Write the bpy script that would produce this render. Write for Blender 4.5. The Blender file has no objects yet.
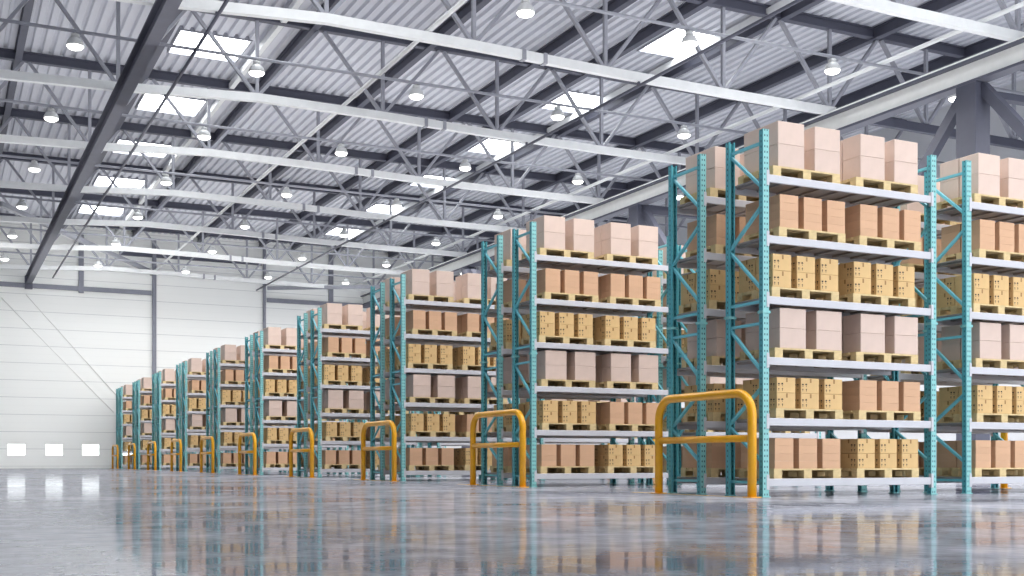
import bpy, bmesh, math, random
from mathutils import Vector, Matrix
random.seed(7)
SC = bpy.context.scene
COL = SC.collection

# ------------------------------------------------------------------ layout (metres)
CAM_Z = 0.5
FPX = 1171.0                      # focal length in pixels of the 1024 wide frame
PSI = math.atan((512 + 62) / FPX)
RX0, RY0, PITCH, NROW = 10.038, 12.75, 6.885, 10
RDEP, RGAP = 0.84, 0.61           # rack depth, gap between back-to-back racks
BAYW = 3.18                       # outer width of a rack
RACK_X = (RX0, 13.83)             # left and right rack of each row
RH = 5.0
LEV = [0.252 + 0.828 * i for i in range(6)]
TY0, TP = 30.7, 7.66              # truss planes
WALL_Y = 79.0
ORD = ['nearest', 'second', 'third', 'fourth', 'fifth', 'sixth', 'seventh', 'eighth', 'ninth', 'farthest']
NTH = ['first', 'second', 'third', 'fourth', 'fifth', 'sixth', 'seventh', 'eighth', 'ninth', 'tenth']
SHELF = ['bottom', 'second', 'third', 'fourth', 'fifth', 'top']

# ------------------------------------------------------------------ helpers
def lin(c):
    return tuple(((v / 255 + 0.055) / 1.055) ** 2.4 if v / 255 > 0.04045 else v / 255 / 12.92 for v in c) + (1,)

class NT:
    def __init__(s, name):
        s.m = bpy.data.materials.new(name); s.m.use_nodes = True
        s.t = s.m.node_tree; s.n = s.t.nodes; s.l = s.t.links
        s.b = s.n['Principled BSDF']; s.out = s.n['Material Output']
    def new(s, typ, **kw):
        n = s.n.new(typ)
        for k, v in kw.items(): setattr(n, k, v)
        return n
    def link(s, a, b): s.l.new(a, b)
    def math(s, op, a, b=None, c=None):
        n = s.new('ShaderNodeMath', operation=op)
        for i, v in enumerate((a, b, c)):
            if v is None: continue
            if isinstance(v, (int, float)): n.inputs[i].default_value = v
            else: s.link(v, n.inputs[i])
        return n.outputs[0]
    def coord(s, kind='Object'): return s.new('ShaderNodeTexCoord').outputs[kind]
    def noise(s, scale, vec, detail=3, rough=.55):
        n = s.new('ShaderNodeTexNoise'); n.inputs['Scale'].default_value = scale
        n.inputs['Detail'].default_value = detail; n.inputs['Roughness'].default_value = rough
        s.link(vec, n.inputs['Vector']); return n.outputs['Fac']
    def ramp(s, fac, c0, c1, p0=.3, p1=.7):
        r = s.new('ShaderNodeValToRGB'); r.color_ramp.elements[0].position = p0; r.color_ramp.elements[1].position = p1
        r.color_ramp.elements[0].color = c0; r.color_ramp.elements[1].color = c1
        s.link(fac, r.inputs['Fac']); return r.outputs['Color']
    def mix(s, fac, a, b):
        n = s.new('ShaderNodeMix', data_type='RGBA')
        if isinstance(fac, (int, float)): n.inputs['Factor'].default_value = fac
        else: s.link(fac, n.inputs['Factor'])
        for i, v in ((6, a), (7, b)):
            if isinstance(v, tuple): n.inputs[i].default_value = v
            else: s.link(v, n.inputs[i])
        return n.outputs[2]

def paint(name, rgb, rough=.5, metal=0., var=.06, scale=3., spec=.4, rnd=0.):
    k = NT(name); c = lin(rgb)
    lo = tuple(v * (1 - var) for v in c[:3]) + (1,); hi = tuple(min(1, v * (1 + var)) for v in c[:3]) + (1,)
    col = k.ramp(k.noise(scale, k.coord()), lo, hi)
    if rnd:
        oi = k.new('ShaderNodeObjectInfo')
        f = k.math('MULTIPLY_ADD', oi.outputs['Random'], rnd, 1 - rnd / 2)
        h = k.new('ShaderNodeHueSaturation'); k.link(f, h.inputs['Value']); k.link(col, h.inputs['Color']); col = h.outputs['Color']
    k.link(col, k.b.inputs['Base Color'])
    k.b.inputs['Roughness'].default_value = rough; k.b.inputs['Metallic'].default_value = metal
    k.b.inputs['Specular IOR Level'].default_value = spec
    return k.m

def emit(name, rgb, strength, sample=True):
    k = NT(name); k.n.remove(k.b)
    e = k.new('ShaderNodeEmission'); e.inputs['Color'].default_value = lin(rgb); e.inputs['Strength'].default_value = strength
    k.link(e.outputs[0], k.out.inputs['Surface'])
    if not sample: k.m.cycles.emission_sampling = 'NONE'
    return k.m

def perforated(name, rgb, axis, centres):
    """painted steel with rows of punched slots; axis = object axis across the face"""
    k = NT(name); sep = k.new('ShaderNodeSeparateXYZ'); k.link(k.coord(), sep.inputs[0])
    fz = k.math('ABSOLUTE', k.math('SUBTRACT', k.math('FRACT', k.math('DIVIDE', sep.outputs['Z'], 0.075)), .5))
    inz = k.math('LESS_THAN', fz, .19)
    m = None
    for cx in centres:
        dx = k.math('ABSOLUTE', k.math('SUBTRACT', sep.outputs[axis], cx))
        h = k.math('MULTIPLY', k.math('LESS_THAN', dx, .008), inz)
        m = h if m is None else k.math('MAXIMUM', m, h)
    c = lin(rgb)
    col = k.mix(m, c, lin((24, 62, 74)))
    k.link(col, k.b.inputs['Base Color']); k.b.inputs['Roughness'].default_value = .45
    return k.m

# ------------------------------------------------------------------ materials
M = {}
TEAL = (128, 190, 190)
M['teal'] = paint('teal_paint', TEAL, .42, var=.05)
M['teal_brace'] = paint('teal_brace_paint', (112, 192, 206), .4, var=.05)
M['teal_front'] = perforated('teal_perforated_front', TEAL, 'X', (.030, .070))
M['teal_side_shaded'] = perforated('teal_perforated_side_shaded', (76, 160, 172), 'Y', (.043,))  # darker teal: shade on the post sides put into the colour
M['beam'] = paint('grey_beam_paint', (194, 194, 200), .45, var=.03)
M['deck'] = paint('galvanised_deck', (164, 158, 158), .5, .15, var=.08, scale=4)
M['yellow'] = paint('yellow_guard_paint', (228, 164, 18), .3, var=.05, spec=.5)
M['line'] = paint('yellow_floor_paint', (226, 184, 90), .5)
M['wood'] = paint('pallet_wood', (210, 187, 140), .7, var=.14, scale=9, rnd=.1)
M['wood_dark'] = paint('pallet_wood_inner', (196, 152, 98), .8, var=.15, scale=9)
M['pale'] = paint('pale_cardboard', (208, 186, 174), .75, var=.035, scale=6, rnd=.05)
M['flat'] = paint('brown_cardboard', (204, 164, 132), .75, var=.03, scale=6, rnd=.07)
M['kraft'] = paint('kraft_cardboard', (210, 176, 124), .75, var=.04, scale=6, rnd=.05)
M['tape'] = paint('brown_tape', (150, 112, 62), .4)
M['ink'] = paint('black_ink', (38, 30, 24), .6)
M['chord'] = paint('pale_steel_paint', (232, 234, 234), .45, var=.04)
M['dark'] = paint('dark_steel_paint', (86, 88, 102), .5, var=.05)
M['mid'] = paint('mid_steel_paint', (156, 158, 167), .45, var=.05)
M['lit_girder_trim_white'] = paint('lit_girder_and_trim_white', (240, 241, 238), .5, var=.03)  # plain white for trim; on the right girder it paints the lit look
M['roof'] = paint('corrugated_steel', (214, 216, 224), .5, .0, var=.03, scale=.6)
M['lamp'] = paint('white_lamp_enamel', (212, 214, 214), .35)
M['lens'] = emit('lamp_glow', (255, 253, 248), 6.0, False)
M['sky'] = emit('skylight_glow', (250, 253, 255), 9.0)
M['wallcol'] = paint('wall_column_paint', (132, 134, 146), .5)

def wall_mat():
    k = NT('white_sandwich_panels'); sep = k.new('ShaderNodeSeparateXYZ'); k.link(k.coord(), sep.inputs[0])
    f = k.math('ABSOLUTE', k.math('SUBTRACT', k.math('FRACT', k.math('DIVIDE', k.math('SUBTRACT', sep.outputs['Z'], .15), 1.075)), .5))
    seam = k.math('GREATER_THAN', f, .482)
    rib = k.math('GREATER_THAN', k.math('ABSOLUTE', k.math('SUBTRACT', k.math('FRACT', k.math('DIVIDE', sep.outputs['Z'], .3583)), .5)), .47)
    base = k.ramp(k.noise(.12, k.coord()), lin((245, 247, 245)), lin((250, 251, 248)))
    col = k.mix(k.math('MULTIPLY', rib, .12), base, lin((205, 208, 208)))
    col = k.mix(k.math('MULTIPLY', seam, .55), col, lin((176, 180, 182)))
    k.link(col, k.b.inputs['Base Color']); k.b.inputs['Roughness'].default_value = .55
    return k.m
M['wall'] = wall_mat()
M['side_wall'] = paint('side_wall_panels', (206, 208, 211), .6, var=.02, scale=.3)

def floor_mat():
    k = NT('polished_concrete'); k.n.remove(k.b)
    co = k.coord()
    n1 = k.noise(.35, co, 5, .6); n2 = k.noise(2.2, co, 6, .65); n3 = k.noise(9., co, 4, .6)
    f = k.math('ADD', k.math('MULTIPLY', n1, .5), k.math('ADD', k.math('MULTIPLY', n2, .35), k.math('MULTIPLY', n3, .15)))
    col = k.ramp(f, lin((104, 106, 116)), lin((182, 183, 190)), .36, .64)
    d = k.new('ShaderNodeBsdfDiffuse'); k.link(col, d.inputs['Color'])
    g = k.new('ShaderNodeBsdfGlossy'); g.inputs['Color'].default_value = (.88, .89, .93, 1)
    rr = k.new('ShaderNodeMapRange'); rr.inputs['From Min'].default_value = .38; rr.inputs['From Max'].default_value = .64
    rr.inputs['To Min'].default_value = .02; rr.inputs['To Max'].default_value = .09
    k.link(k.math('ADD', k.math('MULTIPLY', n1, .4), k.math('MULTIPLY', n2, .6)), rr.inputs['Value'])
    k.link(rr.outputs[0], g.inputs['Roughness'])
    bp = k.new('ShaderNodeBump'); bp.inputs['Strength'].default_value = .12; bp.inputs['Distance'].default_value = .01
    k.link(n2, bp.inputs['Height']); k.link(bp.outputs[0], g.inputs['Normal'])
    ms = k.new('ShaderNodeMixShader')
    mr = k.new('ShaderNodeMapRange'); mr.inputs['From Min'].default_value = .36; mr.inputs['From Max'].default_value = .62
    mr.inputs['To Min'].default_value = .62; mr.inputs['To Max'].default_value = .30
    k.link(f, mr.inputs['Value']); k.link(mr.outputs[0], ms.inputs[0])
    k.link(d.outputs[0], ms.inputs[1]); k.link(g.outputs[0], ms.inputs[2])
    k.link(ms.outputs[0], k.out.inputs['Surface'])
    return k.m
M['floor'] = floor_mat()

def glass_mat():
    k = NT('window_glazing'); k.n.remove(k.b)
    tr = k.new('ShaderNodeBsdfTransparent'); tr.inputs['Color'].default_value = (.95, .97, .96, 1)
    gl = k.new('ShaderNodeBsdfGlossy'); gl.inputs['Roughness'].default_value = .05
    ms = k.new('ShaderNodeMixShader'); ms.inputs[0].default_value = .06
    k.link(tr.outputs[0], ms.inputs[1]); k.link(gl.outputs[0], ms.inputs[2]); k.link(ms.outputs[0], k.out.inputs['Surface'])
    return k.m
M['glass'] = glass_mat()

# ------------------------------------------------------------------ mesh building
class MB:
    def __init__(s): s.bm = bmesh.new(); s.mats = []
    def mi(s, m):
        if m not in s.mats: s.mats.append(m)
        return s.mats.index(m)
    def box(s, x0, x1, y0, y1, z0, z1, m, bevel=0.):
        r = bmesh.ops.create_cube(s.bm, size=1.0)
        for v in r['verts']:
            v.co = Vector(((x0 + x1) / 2 + v.co.x * (x1 - x0), (y0 + y1) / 2 + v.co.y * (y1 - y0), (z0 + z1) / 2 + v.co.z * (z1 - z0)))
        fs = {f for v in r['verts'] for f in v.link_faces}; i = s.mi(m)
        for f in fs: f.material_index = i
        if bevel:
            es = list({e for v in r['verts'] for e in v.link_edges})
            b = bmesh.ops.bevel(s.bm, geom=es, offset=bevel, segments=1, affect='EDGES', profile=.5)
            for f in b['faces']: f.material_index = i
        return s
    def quad(s, pts, m):
        f = s.bm.faces.new([s.bm.verts.new(p) for p in pts]); f.material_index = s.mi(m); return s
    def bar(s, a, b, w, h, m, roll=Vector((0, 0, 1))):
        """square-section bar from a to b"""
        a, b = Vector(a), Vector(b); d = (b - a).normalized()
        if abs(d.dot(roll)) > .99: roll = Vector((0, 1, 0))
        u = d.cross(roll).normalized(); v = u.cross(d).normalized(); i = s.mi(m)
        vs = [[s.bm.verts.new(p + u * sx * w / 2 + v * sy * h / 2) for sx, sy in ((-1, -1), (1, -1), (1, 1), (-1, 1))] for p in (a, b)]
        for j in range(4):
            f = s.bm.faces.new((vs[0][j], vs[0][(j + 1) % 4], vs[1][(j + 1) % 4], vs[1][j])); f.material_index = i
        for q, o in ((vs[0], True), (vs[1], False)):
            f = s.bm.faces.new(q[::-1] if o else q); f.material_index = i
        return s
    def tube(s, pts, r, m, n=12, smooth=True):
        pts = [Vector(p) for p in pts]; i = s.mi(m); rings = []
        up = None
        for j, p in enumerate(pts):
            d = ((pts[j + 1] - p) if j == 0 else (p - pts[j - 1]) if j == len(pts) - 1 else (pts[j + 1] - p).normalized() + (p - pts[j - 1]).normalized()).normalized()
            if up is None:
                up = Vector((1, 0, 0)) if abs(d.x) < .9 else Vector((0, 0, 1))
            u = d.cross(up).normalized(); v = u.cross(d).normalized(); up = v
            rings.append([s.bm.verts.new(p + (u * math.cos(2 * math.pi * q / n) + v * math.sin(2 * math.pi * q / n)) * r) for q in range(n)])
        for a, b in zip(rings, rings[1:]):
            for q in range(n):
                f = s.bm.faces.new((a[q], a[(q + 1) % n], b[(q + 1) % n], b[q])); f.material_index = i; f.smooth = smooth
        for q in (rings[0][::-1], rings[-1]):
            f = s.bm.faces.new(q); f.material_index = i
        return s
    def lathe(s, prof, m, n=20, loc=(0, 0, 0), cap=True):
        i = s.mi(m); lo = Vector(loc)
        rings = [[s.bm.verts.new(lo + Vector((r * math.cos(2 * math.pi * q / n), r * math.sin(2 * math.pi * q / n), z))) for q in range(n)] for r, z in prof]
        for a, b in zip(rings, rings[1:]):
            for q in range(n):
                f = s.bm.faces.new((a[q], a[(q + 1) % n], b[(q + 1) % n], b[q])); f.material_index = i; f.smooth = True
        if cap:
            for q in (rings[0], rings[-1]):
                f = s.bm.faces.new(q); f.material_index = i
        return s
    def mesh(s, name):
        bmesh.ops.recalc_face_normals(s.bm, faces=s.bm.faces)
        me = bpy.data.meshes.new(name); s.bm.to_mesh(me); s.bm.free()
        for m in s.mats: me.materials.append(m)
        return me
    def obj(s, name, parent=None, loc=(0, 0, 0)):
        return put(name, s.mesh(name), parent, loc)

def put(name, me, parent=None, loc=(0, 0, 0)):
    o = bpy.data.objects.new(name, me); COL.objects.link(o); o.parent = parent; o.location = loc; return o
def empty(name, loc=(0, 0, 0)):
    o = bpy.data.objects.new(name, None); COL.objects.link(o); o.location = loc; o.empty_display_size = .1; return o
def tag(o, label=None, cat=None, group=None, kind=None):
    for k, v in (('label', label), ('category', cat), ('group', group), ('kind', kind)):
        if v: o[k] = v
    return o
def copy_tree(o, parent=None):
    c = o.copy(); COL.objects.link(c); c.parent = parent
    for ch in list(KIDS.get(o, ())): KIDS.setdefault(c, []).append(copy_tree(ch, c))
    return c
KIDS = {}
def reg(root):
    for ch in root.children:
        KIDS.setdefault(root, []).append(ch); reg(ch)

# ================================================================== SETTING
XL, XR, YB = -16.0, 38.0, -6.0
DZ = 15.35                        # underside of the roof deck
f = MB().box(XL, XR, YB - 30, WALL_Y + .3, -.2, 0, M['floor']).obj('floor')
tag(f, 'grey polished concrete warehouse floor with faint reflections', 'floor', kind='structure')

# back wall with four low windows
WIN = [(3.82, 4.94), (6.02, 7.14), (8.20, 9.32), (10.40, 11.52)]
WZ0, WZ1 = .78, 1.57
w = MB(); y0, y1 = WALL_Y, WALL_Y + .18
w.box(XL, XR, y0, y1, 0, WZ0, M['wall']); w.box(XL, XR, y0, y1, WZ1, DZ + .4, M['wall'])
xs = [XL] + [v for p in WIN for v in p] + [XR]
for a, b in zip(xs[::2], xs[1::2]): w.box(a, b, y0, y1, WZ0, WZ1, M['wall'])
tag(w.obj('wall_back'), 'white panelled end wall with horizontal seams behind the racks', 'wall', kind='structure')
for i, (a, b) in enumerate(WIN):
    fr = MB(); t = .05
    fr.box(a, b, y0 + .02, y0 + .1, WZ0, WZ0 + t, M['lit_girder_trim_white']).box(a, b, y0 + .02, y0 + .1, WZ1 - t, WZ1, M['lit_girder_trim_white'])
    fr.box(a, a + t, y0 + .02, y0 + .1, WZ0 + t, WZ1 - t, M['lit_girder_trim_white']).box(b - t, b, y0 + .02, y0 + .1, WZ0 + t, WZ1 - t, M['lit_girder_trim_white'])
    o = fr.obj('window_%d' % (i + 1)); tag(o, '%s small bright window from the left low in the white end wall' % NTH[i], 'window', kind='structure')
    MB().box(a + t, b - t, y0 + .05, y0 + .06, WZ0 + t, WZ1 - t, M['glass']).obj('pane', o)
tag(MB().box(XR, XR + .2, YB, WALL_Y, 0, DZ + .4, M['side_wall']).obj('wall_right'), 'white panelled side wall beyond the right girder', 'wall', kind='structure')
tag(MB().box(XL - .2, XL, YB, WALL_Y, 0, DZ + .4, M['mid']).obj('wall_left_blocker'), 'unseen grey left side wall, added to dim light from that side', 'wall', kind='structure')  # unseen wall, added and greyed to weaken light from the left
tag(MB().box(XL, 4, YB - .2, YB, 0, DZ + .4, M['mid']).obj('wall_front_blocker'), 'unseen grey wall behind the camera, added to cut light from the left', 'wall', kind='structure')  # unseen wall, added to block light from behind on the left
tag(MB().box(XL, XR, WALL_Y - .04, WALL_Y, 0, .14, M['lit_girder_trim_white']).obj('baseboard_back'), 'pale skirting strip along the foot of the end wall', 'baseboard', kind='structure')

# corrugated roof deck with skylight openings
SKX = [(7.46, 9.98), (22.69, 24.6)]
SKY = [(33.5 + TP * k, 36.05 + TP * k) for k in range(-4, 6)]
P = .38
def profile(x0, x1):
    pts = [(x0, DZ)]; n0 = math.floor(x0 / P); x = n0 * P
    while x < x1:
        for dx, z in ((0, DZ), (.19, DZ), (.23, DZ + .11), (.34, DZ + .11)):
            if x0 < x + dx < x1: pts.append((x + dx, z))
        x += P
    pts.append((x1, DZ)); return pts
dk = MB()
def strip(x0, x1, ya, yb):
    i = dk.mi(M['roof']); pr = profile(x0, x1)
    va = [dk.bm.verts.new((x, ya, z)) for x, z in pr]; vb = [dk.bm.verts.new((x, yb, z)) for x, z in pr]
    for j in range(len(pr) - 1):
        dk.bm.faces.new((va[j], va[j + 1], vb[j + 1], vb[j])).material_index = i
yy = YB
for a, b in SKY:
    strip(XL, XR, yy, a)
    xx = XL
    for p, q in SKX: strip(xx, p, a, b); xx = q
    strip(xx, XR, a, b); yy = b
strip(XL, XR, yy, WALL_Y + .1)
me = dk.mesh('ceiling'); tag(put('ceiling', me), 'grey corrugated steel roof deck above the trusses', 'ceiling', kind='structure')
n = 0
for side, (p, q) in zip(('left', 'right'), SKX):
    for j, (a, b) in enumerate(SKY):
        n += 1
        k = MB(); e = .06
        k.box(p, q, a, a + e, DZ - .05, DZ + .2, M['mid']).box(p, q, b - e, b, DZ - .05, DZ + .2, M['mid'])
        k.box(p, p + e, a + e, b - e, DZ - .05, DZ + .2, M['mid']).box(q - e, q, a + e, b - e, DZ - .05, DZ + .2, M['mid'])
        o = k.obj('skylight'); tag(o, 'bright roof skylight, number %d along the %s skylight strip' % (j + 1, side), 'skylight', 'skylights of the %s strip' % side, 'structure')
        MB().box(p + e, q - e, a + e, b - e, DZ + .1, DZ + .12, M['sky']).obj('glazing', o)

# purlins along the hall, between deck and trusses
def ibeam(mb, x, y0, y1, z0, z1, w, m, tf=.03, tw=.02):
    mb.box(x - w / 2, x + w / 2, y0, y1, z0, z0 + tf, m); mb.box(x - w / 2, x + w / 2, y0, y1, z1 - tf, z1, m)
    mb.box(x - tw / 2, x + tw / 2, y0, y1, z0 + tf, z1 - tf, m); return mb
for i, x in enumerate((-6.2, -1.8, 2.6, 7.0, 11.35, 15.5, 19.6, 21.85, 24.9, 28.9, 33.2)):
    o = ibeam(MB(), x, YB, WALL_Y, 14.95, DZ - .005, .24, M['dark'], .04, .05).obj('roof_purlin')
    tag(o, 'dark steel roof purlin running along the hall, %s counted from the left' % (NTH + ['eleventh'])[i], 'purlin', 'roof purlins', 'structure')
for i, x in enumerate((10.3, 24.35)):
    o = MB().box(x - .09, x + .09, YB, WALL_Y, 15.02, 15.24, M['chord']).obj('skylight_rail')
    tag(o, 'pale rail beside the %s skylight strip' % ('left', 'right')[i], 'rail', kind='structure')

# roof trusses across the hall
def chord_z(x):
    pts = [(-16, 11.95), (0, 12.05), (5.07, 12.2), (9.45, 12.46), (13.8, 12.42), (18.2, 12.32), (22.57, 12.27), (26.95, 12.27), (40, 12.27)]
    for (a, za), (b, zb) in zip(pts, pts[1:]):
        if a <= x <= b: return za + (zb - za) * (x - a) / (b - a)
NB = [.69 + 4.377 * i for i in range(-3, 9)]          # bottom nodes
def make_truss(y, last=False):
    root = empty('roof_truss', (0, y, 0))
    ibeam2 = MB(); m = M['dark']
    ibeam2.box(XL + .1, XR - .1, -.12, .12, 15.0, 15.04, m).box(XL + .1, XR - .1, -.12, .12, DZ - .045, DZ - .005, m).box(XL + .1, XR - .1, -.03, .03, 15.04, DZ - .045, m)
    ibeam2.obj('top_chord', root)
    b = MB(); xs = [x for x in [XL + .1] + NB if XL < x < 27.1] + [27.15]
    for p, q in zip(xs, xs[1:]): b.bar((p, 0, chord_z(p)), (q + .01, 0, chord_z(q)), .2, .26, M['chord'])
    b.obj('bottom_chord', root)
    MB().bar((27.2, 0, 12.2), (XR - .1, 0, 12.2), .2, .3, M['dark']).obj('side_bay_chord', root)
    for x in (15.4, 16.1):
        z = chord_z(x); MB().bar((x - .06, 0, z), (x + .06, 0, z), .25, .31, M['mid']).obj('chord_sleeve', root)
    for x in NB:
        z = chord_z(x) + .12
        MB().bar((x, 0, z), (x, 0, 15.0), .11, .11, M['mid'], Vector((0, 1, 0))).obj('vertical_strut', root)
        for s in (-1, 1):
            if XL < x + s * 2.1885 < XR: MB().bar((x + s * .08, 0, z), (x + s * 2.1, 0, 15.0), .1, .13, M['mid'], Vector((0, 1, 0))).obj('diagonal_strut', root)
    return root
TK = list(range(-2, 7))
tr0 = make_truss(TY0 + TP * TK[0]); reg(tr0); trusses = [tr0]
for k in TK[1:]:
    o = copy_tree(tr0); o.location = (0, TY0 + TP * k, 0); trusses.append(o)
for i, o in enumerate(trusses):
    tag(o, 'grey steel roof truss spanning the hall, %s from the camera' % (NTH[i] if i < len(trusses) - 1 else 'ninth and last, close to the end wall'), 'truss', 'roof trusses', 'structure')

# the two longitudinal girders that carry the trusses, their columns and braces
g = ibeam(MB(), 5.07, YB, WALL_Y - .3, 11.48, 12.05, .34, M['dark'], .06, .06)
g.box(4.85, 5.29, WALL_Y - .35, WALL_Y - .02, 11.2, 12.0, M['dark'])
tag(g.obj('girder'), 'dark grey steel girder running along the hall at upper left', 'girder', kind='structure')
g = MB(); gw = M['lit_girder_trim_white']; g.box(26.97, 27.03, YB, WALL_Y - .05, 11.5, 12.06, gw)  # same paint as the left girder; web whitened to look lit
g.box(26.78, 27.22, YB, WALL_Y - .05, 11.42, 11.5, M['dark']); g.box(26.78, 27.22, YB, WALL_Y - .05, 12.06, 12.12, M['dark'])  # dark flanges: their unlit undersides put into the colour
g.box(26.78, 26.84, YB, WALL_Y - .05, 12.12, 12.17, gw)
tag(g.obj('girder'), 'steel girder, web coloured as lit, running along the hall above the right racks', 'girder', kind='structure')
for i, y in enumerate((24.7, 42.8, 60.75)):
    root = empty('column', (27.05, y, 0)); tag(root, ('dark grey square steel column under the white girder, nearest of three', 'dark grey square steel column under the white girder, middle of three', 'dark grey square steel column under the white girder, farthest of three')[i], 'column', kind='structure')
    c = MB(); c.box(-.3, .3, -.37, .37, 0, 11.415, M['dark'], .02); c.obj('shaft', root)
    MB().box(-.4, .4, -.5, .5, 0, .04, M['dark']).obj('foot_plate', root)
    for s in (-1, 1): MB().bar((.05, s * .3, 11.3), (.05, s * 6.2, 4.6), .3, .26, M['dark'], Vector((1, 0, 0))).obj('knee_brace', root)
    MB().bar((.25, 0, 11.2), (10.6, 0, 11.5), .3, .2, M['dark']).obj('cross_beam', root)

# services: pipes, tie rods, lamp conduits
for x, z, r, lab in ((12.45, 12.64, .065, 'pale pipe running along the hall over the truss chords, middle'), (25.65, 12.52, .065, 'pale pipe running along the hall just left of the white girder')):
    tag(MB().tube([(x, YB, z), (x, WALL_Y - .02, z)], r, M['chord'], 10).obj('service_pipe'), lab, 'pipe', kind='structure')
for x, z, lab in ((6.5, 12.02, 'thin dark rod running along the hall right of the dark girder'), (19.4, 12.05, 'thin dark rod running along the hall below the right trusses')):
    o = MB().tube([(x, YB, z), (x, WALL_Y - .02, z)], .05, M['dark'], 8).obj('tie_rod'); tag(o, lab, 'rod', kind='structure')
    for k in TK: MB().box(x - .03, x + .03, TY0 + TP * k - .04, TY0 + TP * k + .04, z, 12.2, M['dark']).obj('hanger', o)
for z, lab in ((9.6, 'upper thin pipe on brackets along the right wall'), (8.7, 'lower thin pipe on brackets along the right wall')):
    tag(MB().tube([(XR - .3, YB, z), (XR - .3, WALL_Y - .02, z)], .07, M['mid'], 8).obj('wall_pipe'), lab, 'pipe', kind='structure')

def make_lamp():
    root = empty('pendant_lamp')
    MB().lathe([(.03, .50), (.03, .42), (.13, .41), (.14, .30), (.12, .29)], M['lamp'], 16).obj('ballast', root)
    MB().lathe([(.11, .30), (.19, .25), (.25, .17), (.285, .07), (.29, .0), (.27, .0), (.26, .06), (.17, .22)], M['lamp'], 22, cap=False).obj('shade', root)
    MB().lathe([(.268, .03), (.272, -.01), (.22, -.075), (.12, -.115), (.02, -.13)], M['lens'], 22).obj('lens', root)
    return root
def proj(x, y, z):
    c, s = math.cos(PSI), math.sin(PSI); r = x * c - y * s; d = x * s + y * c
    return 512 + FPX * r / d, 460.5 - FPX * (z - CAM_Z) / d
lamp0 = make_lamp(); lamp0.scale = (.82, .82, .82); reg(lamp0); first = True
RN = ['nearest', 'second', 'third', 'fourth', 'fifth', 'sixth', 'seventh', 'eighth']
for ri, k in enumerate(range(-1, 6)):
    y = TY0 + TP * k + TP / 2
    rail = MB().tube([(XL + .1, y, 12.42), (XR - .1, y, 12.42)], .05, M['mid'], 8).obj('lamp_conduit')  # conduit pipe that the lamps hang from; no hangers modelled
    tag(rail, 'thin grey lamp conduit across the hall, %s lamp conduit from the camera' % RN[ri], 'rail', 'lamp conduits', 'structure')
    j = 0
    for x in [3.42 + 5.07 * i for i in range(5)] + [28.7]:
        px, py = proj(x, y, 12.1)
        if not (-4 < px < 1028 and -2 < py < 576): continue
        if first: o = lamp0; first = False
        else: o = copy_tree(lamp0)
        o.location = (x, y, 12.0 if x < 27 else 11.86)
        tag(o, 'white bell-shaped pendant lamp, %s from the left on the %s lamp conduit' % (NTH[j], RN[ri]), 'lamp', 'pendant lamps')
        j += 1

# steelwork on the end wall
for x, z0, z1, wd, lab in ((12.67, 0, 14.9, .24, 'grey post on the end wall, full height, left of two'), (19.92, 0, 14.9, .17, 'grey post on the end wall, full height, right of two'), (8.17, 11.15, 14.9, .3, 'short grey post high on the end wall above the windows'), (24.6, 11.15, 14.9, .3, 'short grey post high on the end wall, far right')):
    tag(MB().box(x - wd / 2, x + wd / 2, WALL_Y - .22, WALL_Y - .002, z0, z1, M['wallcol']).obj('wall_column'), lab, 'column', kind='structure')
for x0, x1, z, h, lab in ((XL, 12.5, 11.42, .28, 'grey horizontal rail on the left part of the end wall'), (20.1, XR, 11.42, .28, 'grey horizontal rail on the right part of the end wall'), (10.5, 19.75, 13.95, .4, 'dark horizontal beam high on the end wall, between the two posts')):
    tag(MB().box(x0, x1, WALL_Y - .2, WALL_Y - .002, z - h / 2, z + h / 2, M['wallcol'] if h < .3 else M['dark']).obj('wall_rail'), lab, 'rail', kind='structure')
for a, b, lab in (((12.5, 78.7, 12.75), (2.67, 60.9, 12.75), 'grey diagonal roof brace from the left wall post'), ((20.1, 78.7, 12.2), (27.0, 74.5, 12.2), 'grey diagonal roof brace from the right wall post to the white girder')):
    tag(MB().bar(a, b, .22, .22, M['mid']).obj('roof_brace'), lab, 'brace', kind='structure')
for a, b, lab in (((3.5, WALL_Y - .03, 10.6), (10.15, WALL_Y - .03, 3.6), 'left of two thin pale diagonal tubes on the end wall'), ((4.9, WALL_Y - .03, 10.9), (10.5, WALL_Y - .03, 4.5), 'right of two thin pale diagonal tubes on the end wall')):  # thin pale tubes drawn along two faint diagonal lines
    tag(MB().tube([a, b], .022, M['lit_girder_trim_white'], 6).obj('wall_diagonal'), lab, 'rod', kind='structure')

# ================================================================== RACKS
def upright(front):
    """C-section post, .10 wide, .086 deep, open towards the rack's inside"""
    t, W_, D_, lip = .006, .10, .086, .022
    pr = [(0, 0), (W_, 0), (W_, D_), (W_ - lip, D_), (W_ - lip, D_ - t), (W_ - t, D_ - t), (W_ - t, t), (t, t), (t, D_ - t), (lip, D_ - t), (lip, D_), (0, D_)]
    mb = MB(); bm = mb.bm
    if not front: pr = [(x, D_ - y) for x, y in pr]
    va = [bm.verts.new((x, y, .012)) for x, y in pr]; vb = [bm.verts.new((x, y, RH)) for x, y in pr]
    n = len(pr)
    for i in range(n):
        (x0, y0_), (x1, y1_) = pr[i], pr[(i + 1) % n]
        fc = bm.faces.new((va[i], va[(i + 1) % n], vb[(i + 1) % n], vb[i]))
        fc.material_index = mb.mi(M['teal_front'] if abs(y0_ - y1_) < 1e-6 and abs(x0 - x1) > .05 else M['teal_side_shaded'])
    bm.faces.new(vb).material_index = mb.mi(M['teal'])
    return mb.mesh('upright')
ME_UP = {True: upright(True), False: upright(False)}
ME_FOOT = MB().box(-.014, .118, -.014, .1, 0, .012, M['teal'], .003).mesh('foot_plate')
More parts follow.
